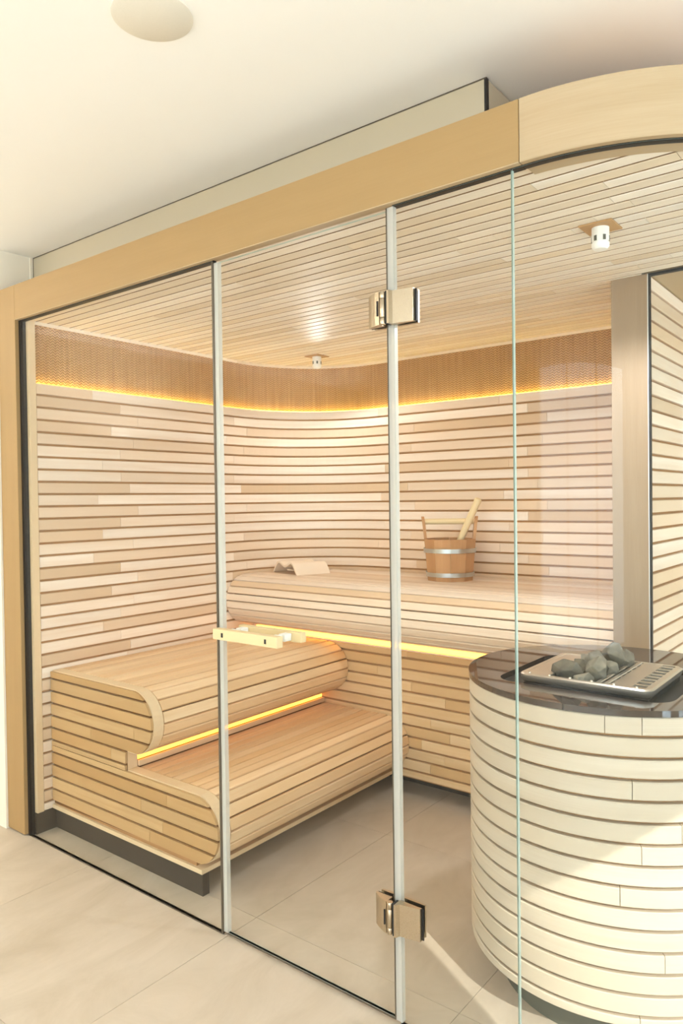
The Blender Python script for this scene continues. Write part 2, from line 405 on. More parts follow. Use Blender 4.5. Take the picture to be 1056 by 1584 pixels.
# unseen rear wall; glazing on its right half is added for daylight
o = box('wall_rear', (-4.3, -4.40, 0), (-1.94, -4.30, RC), 'cream_wall'); tag(o, 'cream painted wall behind the viewer', kind='structure')
wb = thing('window_2', (-.17, -4.35, 0), 'wide glazed wall with white mullions behind the viewer, added for daylight', None, kind='structure')
xs = [-1.94 + i * 3.54 / 3 for i in range(4)]
for x in xs: box('mullion', (x - .03, -4.40, 0), (x + .03, -4.32, RC), 'white_paint', wb, (0, 0, 1))
box('sill', (-1.94, -4.40, 0), (1.6, -4.32, .1), 'white_paint', wb)
for i in range(3): box('pane', (xs[i] + .03, -4.363, .1), (xs[i + 1] - .03, -4.357, RC), 'glass', wb)
adopt(wb)

# fill uplighters added out of view on the far left wall
def added_uplight(x, y, z, face, label, watts):
    u = thing('added_uplighter', (x, y, z), label, 'added fill lamp', 'added white fill uplighters')
    s_ = 1 if face > 0 else -1
    box('back_plate', (x, y - .06, z - .08), (x + .012 * s_, y + .06, z + .08), 'white_paint', u)
    for a in range(1):
        st_ = [((x + .012 * s_, y, z + dz), (s_ * r, 0, 0), (0, r, 0)) for dz, r in ((-.07, .045), (-.02, .075), (.05, .10))]
        half = [(math.sin(PI * i / 12), -math.cos(PI * i / 12)) for i in range(13)]
        inn_ = [(.92 * math.sin(PI * i / 12), -.92 * math.cos(PI * i / 12)) for i in range(12, -1, -1)]
        sweep('shade', half + inn_, st_, 'white_paint', u, smooth=True)
    d = bpy.data.lights.new('uplighter_fill', 'AREA'); d.shape = 'DISK'; d.size = .12; d.energy = watts; d.color = (1.0, .96, .91)
    l = bpy.data.objects.new('uplighter_fill', d); col.objects.link(l); l.location = (x + .07 * s_, y, z + .055); l.rotation_euler = (PI, 0, 0); l.parent = u
    adopt(u)
added_uplight(-4.3, -1.5, 1.75, 1, 'added white fill uplighter on the far left wall, nearer the sauna', 20)
added_uplight(-4.3, -3.1, 1.75, 1, 'added white fill uplighter on the far left wall, farther from the sauna', 22)

# ------------------------------------------------------------------ setting: sauna shell
SEAM = {0: [.26, 1.973, 2.687], 1: [.4, 1.102, 2.83], 2: [.494, 1.193, 2.202, 2.925], 3: [.351, 1.049, 2.779], 4: [.468, 1.169, 2.185, 2.902],
        5: [.396, 1.097, 2.828], 6: [.304, 2.015, 2.733], 7: [.398, 1.095, 2.83], 8: [.445, 1.146, 2.16, 2.878], 9: [.278, 1.989, 2.706],
        10: [.489, 1.186, 2.201, 2.924], 11: [.393, 1.092, 2.829], 12: [.299, 2.011, 2.733], 13: [.458, 1.16, 2.178, 2.902], 14: [.251, 1.967, 2.683],
        15: [.389, 1.087, 2.828], 16: [.479, 1.18, 2.209, 2.929], 17: [.339, 1.076], 18: [.456, 1.155], 19: [.385, 1.09], 20: [.293], 21: [.383, 1.1], 22: [.434]}
GAP = .0090
def backing(name, s0, s1):
    return sweep(name, [(.09, -.13), (ZC, -.13), (ZC, -.045), (Z0 - .006, -.045), (Z0 - .006, -.0115), (.09, -.0115)], wall_stations(s0, s1, 0), 'backing')
wall_l = backing('wall_left', 0, L1 - .002); tag(wall_l, 'slatted light wood left wall of the sauna', kind='structure')
wall_b = backing('wall_back', L1 - .002, LT); tag(wall_b, 'slatted light wood back wall with a rounded corner', kind='structure')
for k in range(36):
    zt = Z0 - k * P; zb = max(zt - P + GAP, .092)
    if zt - zb < .01: continue
    cuts = [0] + SEAM.get(k, [.3 + .2 * ((k * 37) % 7) / 7]) + [LT]
    for a, b in zip(cuts[:-1], cuts[1:]):
        if k > 19 and a > L1 + .3: continue           # hidden behind the benches
        if k > 19: b = min(b, L1 + .55)
        mid = (a + b) / 2
        sweep('slat', board_profile(zt - zb, .0112), wall_stations(a + .0006, b - .0006, zb), 'wall_wood', wall_l if mid < L1 else wall_b)
for s0, s1, par in ((0, L1 - .002, wall_l), (L1 - .002, LT, wall_b)):
    sweep('reed_panel', [(Z0 - .02, -.045), (ZC, -.045), (ZC, -.036), (Z0 - .02, -.036)], wall_stations(s0, s1, 0), 'reed', par, u0=s0)
    led = sweep('led_strip', [(Z0 - .006, -.033), (Z0 + .0035, -.033), (Z0 + .0035, -.021), (Z0 - .006, -.021)], wall_stations(s0 + .003, s1 - .003, 0), 'led_warm', par)
    led['label'] = 'glowing yellow light strip'
    sweep('cove_trim', [(ZC - .012, -.036), (ZC, -.036), (ZC, -.026), (ZC - .012, -.026)], wall_stations(s0, s1, 0), 'ceil_wood', par)

# sauna ceiling, boards running along x
AC = (-.70, .56); AR = .56                             # centre and radius of the curved glass
rc = box('ceiling_sauna', (-2.99, .016, ZC + .016), (-.14, 1.86, 2.236), 'backing'); rc.name = 'ceiling.001'
def arc(r, a0, a1, n): return [(AC[0] + r * math.cos(math.radians(a0 + (a1 - a0) * i / n)), AC[1] + r * math.sin(math.radians(a0 + (a1 - a0) * i / n))) for i in range(n + 1)]
bpy.data.objects.remove(rc)
roof = [(-2.99, .016), (-.72, .016)] + arc(AR - .016, -88, 0, 14) + [(AC[0] + AR - .016, 1.86), (-2.99, 1.86)]
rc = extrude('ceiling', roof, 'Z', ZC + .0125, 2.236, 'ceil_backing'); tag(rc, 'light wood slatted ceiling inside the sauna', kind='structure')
rs = random.Random(3)
nrow = int((YB + .04 - .02) / P)
for k in range(nrow + 1):
    y0 = .02 + k * P; y1 = min(y0 + P - .0085, YB + .034)
    if y1 - y0 < .012: continue
    xr = AC[0] + AR - .06
    ym = y0 if y0 < AC[1] else AC[1]
    if ym < AC[1]: 
        h_ = max(0, AC[1] - y1); xr = AC[0] + math.sqrt((AR - .03) ** 2 - h_ ** 2) if h_ < AR - .03 else -.70
    if y1 > 1.045: xr = -.742
    xl = XL - .035 if y0 < YB - R else XL + R - math.sqrt(max(.0, (R + .04) ** 2 - (y0 - YB + R) ** 2))
    cuts = [xl]; x = xl
    x += rs.uniform(.3, 1.3)
    while x < xr - .12:
        cuts.append(x); x += rs.choice([rs.uniform(.55, .8), rs.uniform(.9, 1.4)]) if x < -1.3 else rs.uniform(.22, .5)
    cuts.append(xr)
    for a, b in zip(cuts[:-1], cuts[1:]):
        sl = sweep('slat', board_profile(y1 - y0, .0122, .0018), [((a + .0006, y1, ZC), (0, -1, 0), (0, 0, -1)), ((b - .0006, y1, ZC), (0, -1, 0), (0, 0, -1))], ['ceil_wood', 'ceil_edge_shade'], rc)
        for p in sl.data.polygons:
            if abs(p.normal.y) > .9: p.material_index = 1  # groove shade painted on the board sides
st = [((-.90, .062, 0), (0, -1, 0), (0, 0, 1))] if False else []
for x, y in arc(1.0, -90, 0, 24):
    d = Vector((x - AC[0], y - AC[1], 0)); st.append(((AC[0], AC[1], 0), d, (0, 0, 1)))
sweep('curved_ceiling_trim', [(AR - .062, ZC - .006), (AR - .012, ZC - .006), (AR - .012, ZC + .012), (AR - .062, ZC + .012)], st, 'pale_veneer', rc, smooth=True)

# stub wall at the right end of the upper bench
stub = box('wall_partition', (XR, 1.062, 0), (-.738, 2.0, ZC), 'backing'); tag(stub, 'narrow partition wall ending in a plain pale post', kind='structure')
o = box('end_post', (XR - .002, 1.045, .0), (-.727, 1.062, ZC), 'post_veneer', stub, (0, 0, 1))
o['label'] = 'plain pale wooden post face'
for k in range(-5, 36):
    zt = min(Z0 - k * P, ZC); zb = max(Z0 - k * P - P + GAP, .02)
    if zt - zb < .01: continue
    sweep('slat', board_profile(zt - zb, .0155), [((-.722, 1.068, zb), (0, 0, 1), (1, 0, 0)), ((-.722, 1.98, zb), (0, 0, 1), (1, 0, 0))], 'wall_wood', stub)
win = thing('window_1', (-.43, 1.05, 0), 'fixed glass pane with a thin dark frame beside the pale post', None, kind='structure')
box('frame', (-.727, 1.046, 0), (-.7235, 1.060, ZC), 'white_plastic', win, (0, 0, 1))
box('frame', (-.7235, 1.044, 0), (-.718, 1.060, ZC), 'gasket', win, (0, 0, 1))
box('frame', (-.718, 1.044, ZC - .008), (-.14, 1.060, ZC), 'gasket', win)
box('pane', (-.718, 1.048, .0), (-.15, 1.056, ZC - .008), 'glass', win); adopt(win)
o = box('ceiling_alcove', (-.738, 1.062, ZC), (1.6, 2.5, ZC + .1), 'pale_veneer'); o.name = 'ceiling.002'; tag(o, 'plain wood soffit behind the glass pane', kind='structure')

# ------------------------------------------------------------------ post, header, bulkhead
post = thing('corner_post', (-2.94, 0, 0), 'honey veneered post at the left end of the glass front', 'post')
box('post_face', (-3.005, -.022, .006), (-2.874, .014, 2.238), 'veneer', post, (0, 0, 1), bevel=.0012)
box('jamb', (-2.93, .016, .09), (-2.8385, .044, ZC), 'rim', post, (0, 0, 1))
box('glazing_channel', (-2.874, -.006, 0), (-2.858, .015, 2.10), 'gasket', post, (0, 0, 1))
adopt(post)
hd = thing('header_board', (-1.8, 0, 2.10), 'straight honey wood header board above the glass door', 'header')
box('fascia', (-2.874, -.022, 2.10), (-.7015, -.004, 2.238), 'veneer', hd, bevel=.001)
box('bottom_edge', (-2.874, -.022, 2.0975), (-.7015, -.006, 2.0998), 'pale_veneer', hd)
box('glazing_channel', (-2.874, -.004, 2.094), (-1.722, .014, 2.11), 'gasket', hd)
box('glazing_channel', (-1.052, -.004, 2.094), (-.7005, .014, 2.11), 'gasket', hd)
box('door_head', (-1.722, -.004, 2.101), (-1.052, .014, 2.112), 'pale_veneer', hd)
adopt(hd)
hc = thing('curved_header_board', (-.4, .2, 2.10), 'curved pale wood header board above the rounded glass corner', 'header')
def arc_st(a0, a1, n):
    out = []
    for i in range(n + 1):
        t = math.radians(a0 + (a1 - a0) * i / n); out.append(((AC[0], AC[1], 0), (math.cos(t), math.sin(t), 0), (0, 0, 1)))
    return out
def arc_sweep(name, r0, r1, z0, z1, a0, a1, n, mat, par):
    prof = [(r0, z0), (r1, z0), (r1, z1), (r0, z1)]
    V = []; F = []; UV = []
    stn = arc_st(a0, a1, n)
    # shift the path origin to the outer radius so that u follows the arc
    st2 = [((AC[0] + a[0] * r1, AC[1] + a[1] * r1, 0), a, b) for (o_, a, b) in stn]
    return sweep(name, [(p[0] - r1, p[1]) for p in prof], st2, mat, par, smooth=True)
arc_sweep('fascia', AR + .004, AR + .022, 2.10, 2.238, -89.95, 0, 40, 'pale_veneer', hc)
arc_sweep('bottom_edge', AR + .006, AR + .022, 2.0975, 2.0998, -89.95, 0, 40, 'pale_veneer', hc)
arc_sweep('glazing_channel', AR - .012, AR + .004, 2.094, 2.11, -89.95, 0, 40, 'gasket', hc)
box('side_fascia', (AC[0] + AR + .004, .56, 2.10), (AC[0] + AR + .022, 1.86, 2.238), 'pale_veneer', hc, (0, 1, 0))
lr = arc_sweep('led_strip', AR - .10, AR - .09, 2.237, 2.243, -89, 0, 30, 'roof_fill_strip', hc); lr['label'] = 'added amber fill strip, unseen, on top of the header'  # added glowing strip, out of view, warms the room ceiling above
adopt(hc)
bk = thing('bulkhead_panel', (-1.9, .14, 2.238), 'glossy off white glass strip between header and ceiling', 'glass panel')
box('pane', (-2.998, .134, 2.238), (-.862, .146, RC - .003), 'panel_glass', bk)
box('side_pane', (-.868, .146, 2.238), (-.857, 1.86, RC - .003), 'panel_glass', bk)
box('edge_trim', (-.862, .1325, 2.238), (-.856, .146, RC - .003), 'gasket', bk, (0, 0, 1))
box('top_joint', (-2.998, .1325, RC - .003), (-.856, .146, RC), 'seal_dark', bk)
box('end_joint', (-3.0, .1325, 2.238), (-2.998, .146, RC), 'seal_dark', bk, (0, 0, 1))
adopt(bk)

# ------------------------------------------------------------------ glass front
def gl_edge(axis):
    return lambda p: 0 if abs(p.normal[axis]) > .5 else 1
def pane(name, x0, x1, z0, z1, par): return box(name, (x0, -.005, z0), (x1, .005, z1), ['glass', 'glass_edge'], par, fmat=gl_edge(1))
g1 = thing('glass_panel', (-2.29, 0, 0), 'widest fixed clear glass panel between left post and door', 'glass panel')
pane('pane', -2.862, -1.7235, .004, 2.096, g1)
box('floor_seal', (-2.862, -.006, 0), (-1.7235, .006, .004), 'seal_dark', g1)
box('edge_seal', (-1.7235, -.007, .002), (-1.7165, .007, 2.094), 'seal_dark', g1, (0, 0, 1))
adopt(g1)
g2 = thing('glass_panel', (-.89, 0, 0), 'narrow fixed clear glass panel right of the hinges', 'glass panel')
pane('pane', -1.053, -.7285, .004, 2.096, g2)
box('floor_seal', (-1.053, -.006, 0), (-.7285, .006, .004), 'seal_dark', g2)
adopt(g2)
g3 = thing('curved_glass_panel', (-.5, .2, 0), 'curved clear glass panel wrapping in front of the heater cabinet', 'glass panel')
stn = [((-.7255, 0, 0), (0, -1, 0), (0, 0, 1))] + [((AC[0] + AR * math.cos(math.radians(a)), AC[1] + AR * math.sin(math.radians(a)), 0), (math.cos(math.radians(a)), math.sin(math.radians(a)), 0), (0, 0, 1)) for a in [-90 + i * 2.25 for i in range(41)]] + [((AC[0] + AR, 1.04, 0), (1, 0, 0), (0, 0, 1))]
cg = sweep('pane', [(-.005, .004), (.005, .004), (.005, 2.096), (-.005, 2.096)], stn, ['glass', 'glass_edge'], g3)
for p in cg.data.polygons:
    big = abs(p.normal.z) < .5 and len(p.vertices) == 4 and p.index < len(cg.data.polygons) - 2
    p.material_index = 0 if big else 1
    p.use_smooth = big
cg.data.set_sharp_from_angle(angle=.6)
sweep('floor_seal', [(-.006, 0), (.006, 0), (.006, .004), (-.006, .004)], stn, 'seal_dark', g3)
adopt(g3)
door = thing('glass_door', (-1.39, 0, .01), 'clear glass sauna door with wooden pull handle and two nickel hinges', 'door')
pane('pane', -1.709, -1.068, .014, 2.088, door)
for x0, x1, m in ((-1.7145, -1.7105, 'seal_dark'), (-1.7105, -1.694, 'seal')): box('edge_seal', (x0, -.0075, .014), (x1, .0075, 2.088), m, door, (0, 0, 1))
for x0, x1, m in ((-1.0705, -1.066, 'seal_dark'), (-1.066, -1.0535, 'seal')): box('edge_seal', (x0, -.0065, .010), (x1, .0065, 2.094), m, door, (0, 0, 1))
for x0 in (-1.053,): box('edge_seal', (x0, -.0072, .010), (x0 + .006, .0072, 2.094), 'seal', door, (0, 0, 1))
box('bottom_seal', (-1.709, -.004, .007), (-1.07, .004, .014), 'seal_dark', door)
# pull handle: a wooden bar on each side of the glass
hn = box('handle', (-1.682, -.062, .940), (-1.418, -.036, .972), 'birch', door, bevel=.002); hn['label'] = 'pale wooden pull bar'
ib = box('inner_bar', (-1.672, .036, .941), (-1.414, .060, .970), 'birch', hn, bevel=.002)
for x in (-1.640, -1.462):
    for y0, y1 in ((-.036, -.0055), (.0055, .036)):
        box('spacer', (x - .013, y0, .945), (x + .013, y1, .967), 'white_plastic', hn, bevel=.003)
    mh = mesh('screw', *bx((x - .004, -.0635, .949), (x + .003, -.0615, .962)), 'iron', hn)
    mesh('screw', *bx((x - .003, .060, .950), (x + .003, .0615, .960)), 'iron', hn)
def hinge(z):
    zb, zt = z - .041, z + .041
    # wedge plates, thick at the knuckle, tapering outwards
    h = extrude('hinge', [(-1.122, -.0125), (-1.108, -.022), (-1.090, -.031), (-1.074, -.036), (-1.074, -.0065), (-1.122, -.0065)], 'Z', zb, zt, 'nickel', door); h['label'] = 'satin nickel hinge'
    extrude('door_leaf', [(-1.118, .0065), (-1.075, .0065), (-1.075, .016), (-1.118, .013)], 'Z', zb, zt, 'nickel', h)
    extrude('panel_leaf', [(-1.050, -.0375), (-1.044, -.0375), (-1.040, -.026), (-.985, -.0165), (-.985, -.0075), (-1.050, -.0075)], 'Z', zb, zt, 'nickel', h)
    extrude('panel_leaf', [(-1.046, .0075), (-.985, .0075), (-.985, .013), (-1.046, .016)], 'Z', zb, zt, 'nickel', h)
    box('gasket', (-1.046, -.0075, zb + .001), (-.980, -.0053, zt - .001), 'gasket', h)
    box('gasket', (-1.118, -.0065, zb - .001), (-1.078, -.0053, zt + .001), 'gasket', h)
    for a, b in ((zb, zb + .0165), (zb + .0175, zt - .0175), (zt - .0165, zt)):
        lathe('knuckle', [(0, a), (.0075, a), (.0082, a + .001), (.0082, b - .001), (.0075, b), (0, b)], (-1.0665, -.030, 0), 'nickel', h, 20)
    box('slot', (-1.0815, -.0368, z - .019), (-1.0785, -.034, z + .019), 'iron', h)
    box('pin', (-1.0565, -.034, zb), (-1.0515, -.012, zt), 'iron', h)
hinge(1.836); hinge(.287)
adopt(door)

# ------------------------------------------------------------------ two-tier bench along the left wall
bench = thing('two_tier_bench', (-2.3, .6, 0), 'two-tier slatted wooden bench with rounded front edges along the left wall', 'bench')
CA = (-2.29, .545, .12); CB = (-1.945, .240, .118)     # nose circles (x, z, r)
YF = 1.24
def nose(c, r, a0, a1, n): return [(c[0] + r * math.cos(math.radians(a0 + (a1 - a0) * i / n)), c[1] + r * math.sin(math.radians(a0 + (a1 - a0) * i / n))) for i in range(n + 1)]
def bench_profile(d):
    return [(XL + .003, .112)] + nose(CB, CB[2] - d, -90, 90, 20) + [(-2.331, .358 - d), (-2.331, .425 + d)] + nose(CA, CA[2] - d, -90, 90, 20) + [(XL + .003, .665 - d)]
rim = extrude('end_panel', bench_profile(0), 'Y', .0908, .134, 'rim', bench, (0, 0, 1)); rim['label'] = 'pale curved end panel'
extrude('core', [(XL + .003, .112)] + nose(CB, CB[2] - .0215, -90, 90, 20) + [(-2.345, .358 - .0215), (-2.345, .425 + .0215)] + nose(CA, CA[2] - .0215, -90, 90, 20) + [(XL + .003, .665 - .0215)], 'Y', .134, YF, 'dark_groove', bench)
extrude('groove_backing', bench_profile(.005), 'Y', .0895, .0907, 'dark_groove', bench)
# clad front: rows follow the wall slats, their right ends follow the nose curves
def right_end(z, d=.003):
    if z > CA[1] - CA[2] + .002:
        r = CA[2] - d; h = z - CA[1]
        return CA[0] + math.sqrt(max(0, r * r - h * h)) if abs(h) < r else CA[0]
    if z > .358: return -2.331
    r = CB[2] - d; h = z - CB[1]
    return CB[0] + math.sqrt(max(0, r * r - h * h)) if abs(h) < r else CB[0]
FS = {26: [-2.275], 30: [-2.092], 31: [-2.24], 32: [-2.116], 33: [-2.192], 28: [-2.42], 24: [], 27: [-2.55]}
for k in range(23, 35):
    zt = min(Z0 - k * P, .661); zb = Z0 - (k + 1) * P + GAP
    zb = max(zb, .126)
    if k == 29: pass
    if zt - zb < .008: continue
    parts = [(zb, zt)]
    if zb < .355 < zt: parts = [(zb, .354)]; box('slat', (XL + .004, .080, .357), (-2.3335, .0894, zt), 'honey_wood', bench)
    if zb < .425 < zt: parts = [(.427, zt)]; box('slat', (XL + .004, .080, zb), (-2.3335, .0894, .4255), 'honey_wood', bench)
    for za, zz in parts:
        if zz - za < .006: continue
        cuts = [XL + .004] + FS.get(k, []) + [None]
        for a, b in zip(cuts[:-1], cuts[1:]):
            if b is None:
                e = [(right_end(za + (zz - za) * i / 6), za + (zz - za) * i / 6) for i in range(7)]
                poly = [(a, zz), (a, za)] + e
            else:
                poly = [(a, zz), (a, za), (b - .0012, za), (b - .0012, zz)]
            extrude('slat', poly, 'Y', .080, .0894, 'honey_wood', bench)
bp_ = box('bottom_plate', (XL + .003, .080, .093), (-1.912, YF, .109), 'rim', bench); 
box('filler', (XL + .01, .0905, .108), (-1.95, YF, .126), 'backing', bench)
# seat slats
def slat_y(x0, x1, z, y0=.138, y1=YF - .003, mat='bench_wood'):
    sweep('seat_slat', board_profile(x1 - x0, .018), [((x0, y0, z), (1, 0, 0), (0, 0, 1)), ((x0, y1, z), (1, 0, 0), (0, 0, 1))], mat, bench)
n = 11; wd = (CA[0] - .004 - (XL + .004)) / n
for i in range(n): slat_y(XL + .004 + i * wd, XL + .004 + (i + 1) * wd - .0045, .665)
n = 8; wd = (CB[0] - (-2.318)) / n
for i in range(n): slat_y(-2.318 + i * wd, -2.318 + (i + 1) * wd - .0065, .358)
def nose_slats(c, n, lo=-90, hi=90):
    da = (hi - lo) / n
    for i in range(n):
        a0 = math.radians(lo + i * da); a1 = math.radians(lo + (i + 1) * da); am = (a0 + a1) / 2
        p0 = Vector((c[0] + c[2] * math.cos(a0), 0, c[1] + c[2] * math.sin(a0))); p1 = Vector((c[0] + c[2] * math.cos(a1), 0, c[1] + c[2] * math.sin(a1)))
        t = (p1 - p0).normalized(); ln = (p1 - p0).length - .0082; nn = Vector((math.cos(am), 0, math.sin(am)))
        o0 = p0 + t * .0041
        sweep('nose_slat', board_profile(ln, .016), [((o0.x, .138, o0.z), t, nn), ((o0.x, YF - .003, o0.z), t, nn)], 'bench_wood', bench)
nose_slats(CA, 8); nose_slats(CB, 8)
ll = box('led_strip', (-2.339, .137, .384), (-2.333, YF - .01, .401), 'led_amber', bench, (0, 1, 0)); ll['label'] = 'amber light strip under the upper step'
box('led_lip', (-2.332, .137, .360), (-2.322, YF - .004, .381), 'bench_wood', bench, (0, 1, 0))
box('led_cover', (-2.345, .091, .404), (-2.336, YF - .004, .426), 'pale_veneer', bench, (0, 1, 0))
pl = extrude('plinth', [(-2.86, .105), (-1.938, .105), (-1.938, .135), (-2.25, .135), (-2.25, 1.26), (-2.30, 1.26), (-2.30, .16), (-2.86, .16)], 'Z', 0, .092, 'dark_plinth', bench); pl['label'] = 'dark recessed plinth'
box('plinth', (-2.90, .016, 0), (-2.850, .105, .089), 'dark_plinth', bench)
adopt(bench)

# ------------------------------------------------------------------ upper bench along the back wall
ub = thing('upper_bench', (-1.8, 1.3, 0), 'high slatted wooden bench with rounded nose along the back wall', 'bench')
CC = (1.195, .842, .128)
X1 = XR - .006
extrude('core', [(YB - .02, .72), (YB - .02, .97 - .022)] + [(CC[0] - (CC[2] - .022) * math.cos(t), CC[1] + (CC[2] - .022) * math.sin(t)) for t in [PI / 2 - PI * i / 20 for i in range(21)]] , 'X', -2.62, X1, 'dark_groove', ub)
extrude('core', [(1.45, .745), (1.45, .945)] + [(CC[0] - (CC[2] - .022) * math.cos(t), CC[1] + (CC[2] - .022) * math.sin(t)) for t in [PI / 2 - PI * i / 20 for i in range(21)]] , 'X', XL + .008 + .03, -2.62, 'dark_groove', ub)
n = 9; wd = (YB - .006 - CC[0]) / n
for i in range(n):
    y0 = CC[0] + i * wd; y1 = y0 + wd - .003
    xa = wall_x(min(y1, YB - .0005)) + .004
    sweep('seat_slat', board_profile(y1 - y0, .018), [((xa, y0, .97), (0, 1, 0), (0, 0, 1)), ((X1, y0, .97), (0, 1, 0), (0, 0, 1))], 'wall_wood', ub)
n = 10
for i in range(n):
    a0 = PI / 2 + PI * i / n; a1 = PI / 2 + PI * (i + 1) / n; am = (a0 + a1) / 2
    p0 = Vector((0, CC[0] + CC[2] * math.cos(a0), CC[1] + CC[2] * math.sin(a0))); p1 = Vector((0, CC[0] + CC[2] * math.cos(a1), CC[1] + CC[2] * math.sin(a1)))
    t = (p1 - p0).normalized(); ln = (p1 - p0).length - .0075; nn = Vector((0, math.cos(am), math.sin(am))); o0 = p0 + t * .00375
    sweep('nose_slat', board_profile(ln, .016), [((XL + .005, o0.y, o0.z), t, nn), ((X1, o0.y, o0.z), t, nn)], 'wall_wood', ub)
box('underside', (XL + .02, 1.21, .714), (X1, 1.45, .728), 'wall_wood', ub)
FX = {23: [-1.834], 26: [-1.814, -1.2], 27: [-1.64, -1.0], 29: [-1.714, -1.3], 30: [-1.618], 31: [-1.763, -1.1], 32: [-1.647], 33: [-1.718, -1.25], 24: [-1.5], 25: [-2.0, -1.35], 28: [-1.4]}
box('bottom_board', (XL + .006, YF + .002, .088), (X1, YF + .19, .0915), 'backing', ub)
box('fascia_core', (XL + .006, YF + .014, .0915), (X1, YF + .03, .664), 'backing', ub)
for k in range(23, 36):
    zt = min(Z0 - k * P, .668); zb = max(Z0 - (k + 1) * P + GAP, .092)
    if k == 23: zt = .664
    if zt - zb < .008: continue
    cuts = [XL + .006] + FX.get(k, []) + [X1]
    for a, b in zip(cuts[:-1], cuts[1:]):
        sweep('fascia_slat', board_profile(zt - zb, .014), [((b - .0006, YF, zb), (0, 0, 1), (0, -1, 0)), ((a + .0006, YF, zb), (0, 0, 1), (0, -1, 0))], 'fascia_wood', ub)
lc = box('led_strip', (-2.80, YF + .012, .672), (-1.02, YF + .019, .692), 'led_seat', ub); lc['label'] = 'yellow light strip under the seat'
box('led_lip', (-2.83, YF + .004, .6645), (X1, YF + .03, .6705), 'wall_wood', ub)
box('led_back', (-2.83, YF + .020, .6705), (X1, YF + .03, .714), 'wall_wood', ub)
box('plinth', (-2.24, YF + .16, 0), (X1, YF + .18, .09), 'dark_plinth', ub)
adopt(ub)

# ------------------------------------------------------------------ round heater cabinet
DC = (-.70, .545); DR = .39
dr = thing('heater_cabinet', (DC[0], DC[1], 0), 'round pale slatted heater cabinet with a dark glass top', 'cabinet')
lathe('body', [(0, .108), (DR - .0165, .108), (DR - .0165, .839), (0, .839)], (DC[0], DC[1], 0), 'backing', dr, 64)
lathe('plinth', [(0, 0), (DR - .085, 0), (DR - .085, .108), (0, .108)], (DC[0], DC[1], 0), 'grey_plinth', dr, 64)
DS = {0: [-73, -60.9], 3: [-64.2], 5: [-47.6], 6: [-61.3], 8: [-68.4], 11: [-53.8], 14: [-62.1]}
def dst(a0, a1, z):
    k = max(2, int((a1 - a0) / 4)); out = []
    for i in range(k + 1):
        t = math.radians(a0 + (a1 - a0) * i / k); d = (math.cos(t), math.sin(t), 0)
        out.append(((DC[0] + d[0] * DR, DC[1] + d[1] * DR, z), (0, 0, 1), d))
    return out
for r in range(15):
    zt = .8395 - r * P; zb = max(zt - P + .0075, .106)
    sm = DS.get(r, [-40 + ((r * 53) % 60)])
    base = sm[0]; cuts = sorted(set(sm + [base + 95 + (r * 17) % 20, base + 190 + (r * 29) % 25])) + [base + 360]
    for a, b in zip(cuts[:-1], cuts[1:]):
        sweep('slat', board_profile(zt - zb, .0165, .0025), dst(a + .12, b - .12, zb), 'drum_wood', dr, smooth=True)
# dark glass top with a rounded opening for the heater
def rrect(x0, x1, y0, y1, r, n=6):
    pts = []
    for cx, cy, a in ((x1 - r, y1 - r, 0), (x0 + r, y1 - r, 90), (x0 + r, y0 + r, 180), (x1 - r, y0 + r, 270)):
        for i in range(n + 1):
            t = math.radians(a + 90 * i / n); pts.append((cx + r * math.cos(t), cy + r * math.sin(t)))
    return pts
OPN = (-.930, -.470, .285, .690)
bm = bmesh.new()
hole = rrect(*OPN, .06)
ring = []
cx, cy = (OPN[0] + OPN[1]) / 2, (OPN[2] + OPN[3]) / 2
for x, y in hole:
    d = Vector((x - DC[0], y - DC[1])); t = math.atan2(d.y, d.x); ring.append((DC[0] + (DR + .002) * math.cos(t), DC[1] + (DR + .002) * math.sin(t)))
NH = len(hole)
# densify the outer ring by inserting arc points between consecutive hole directions
outer = []; inner = []
for i in range(NH):
    j = (i + 1) % NH
    ta = math.atan2(ring[i][1] - DC[1], ring[i][0] - DC[0]); tb = math.atan2(ring[j][1] - DC[1], ring[j][0] - DC[0])
    while tb < ta - 1e-9: tb += 2 * PI
    k = max(1, int(math.degrees(tb - ta) / 4))
    for q in range(k):
        f = q / k; t = ta + (tb - ta) * f
        outer.append((DC[0] + (DR + .002) * math.cos(t), DC[1] + (DR + .002) * math.sin(t)))
        inner.append((hole[i][0] * (1 - f) + hole[j][0] * f, hole[i][1] * (1 - f) + hole[j][1] * f))
NN = len(outer); V = []
for z in (.8405, .856):
    V += [(x, y, z) for x, y in outer] + [(x, y, z) for x, y in inner]
F = []
for i in range(NN):
    j = (i + 1) % NN
    F += [(i, j, NN + j, NN + i), (2 * NN + i, 3 * NN + i, 3 * NN + j, 2 * NN + j), (i, 2 * NN + i, 2 * NN + j, j), (NN + i, NN + j, 3 * NN + j, 3 * NN + i)]
tp = mesh('glass_top', V, F, 'black_glass', dr); tp['label'] = 'dark glossy glass top'
bm.free()
extrude('well_liner', rrect(OPN[0] - .01, OPN[1] + .01, OPN[2] - .01, OPN[3] + .01, .06), 'Z', .8391, .8402, 'iron', dr)
adopt(dr)
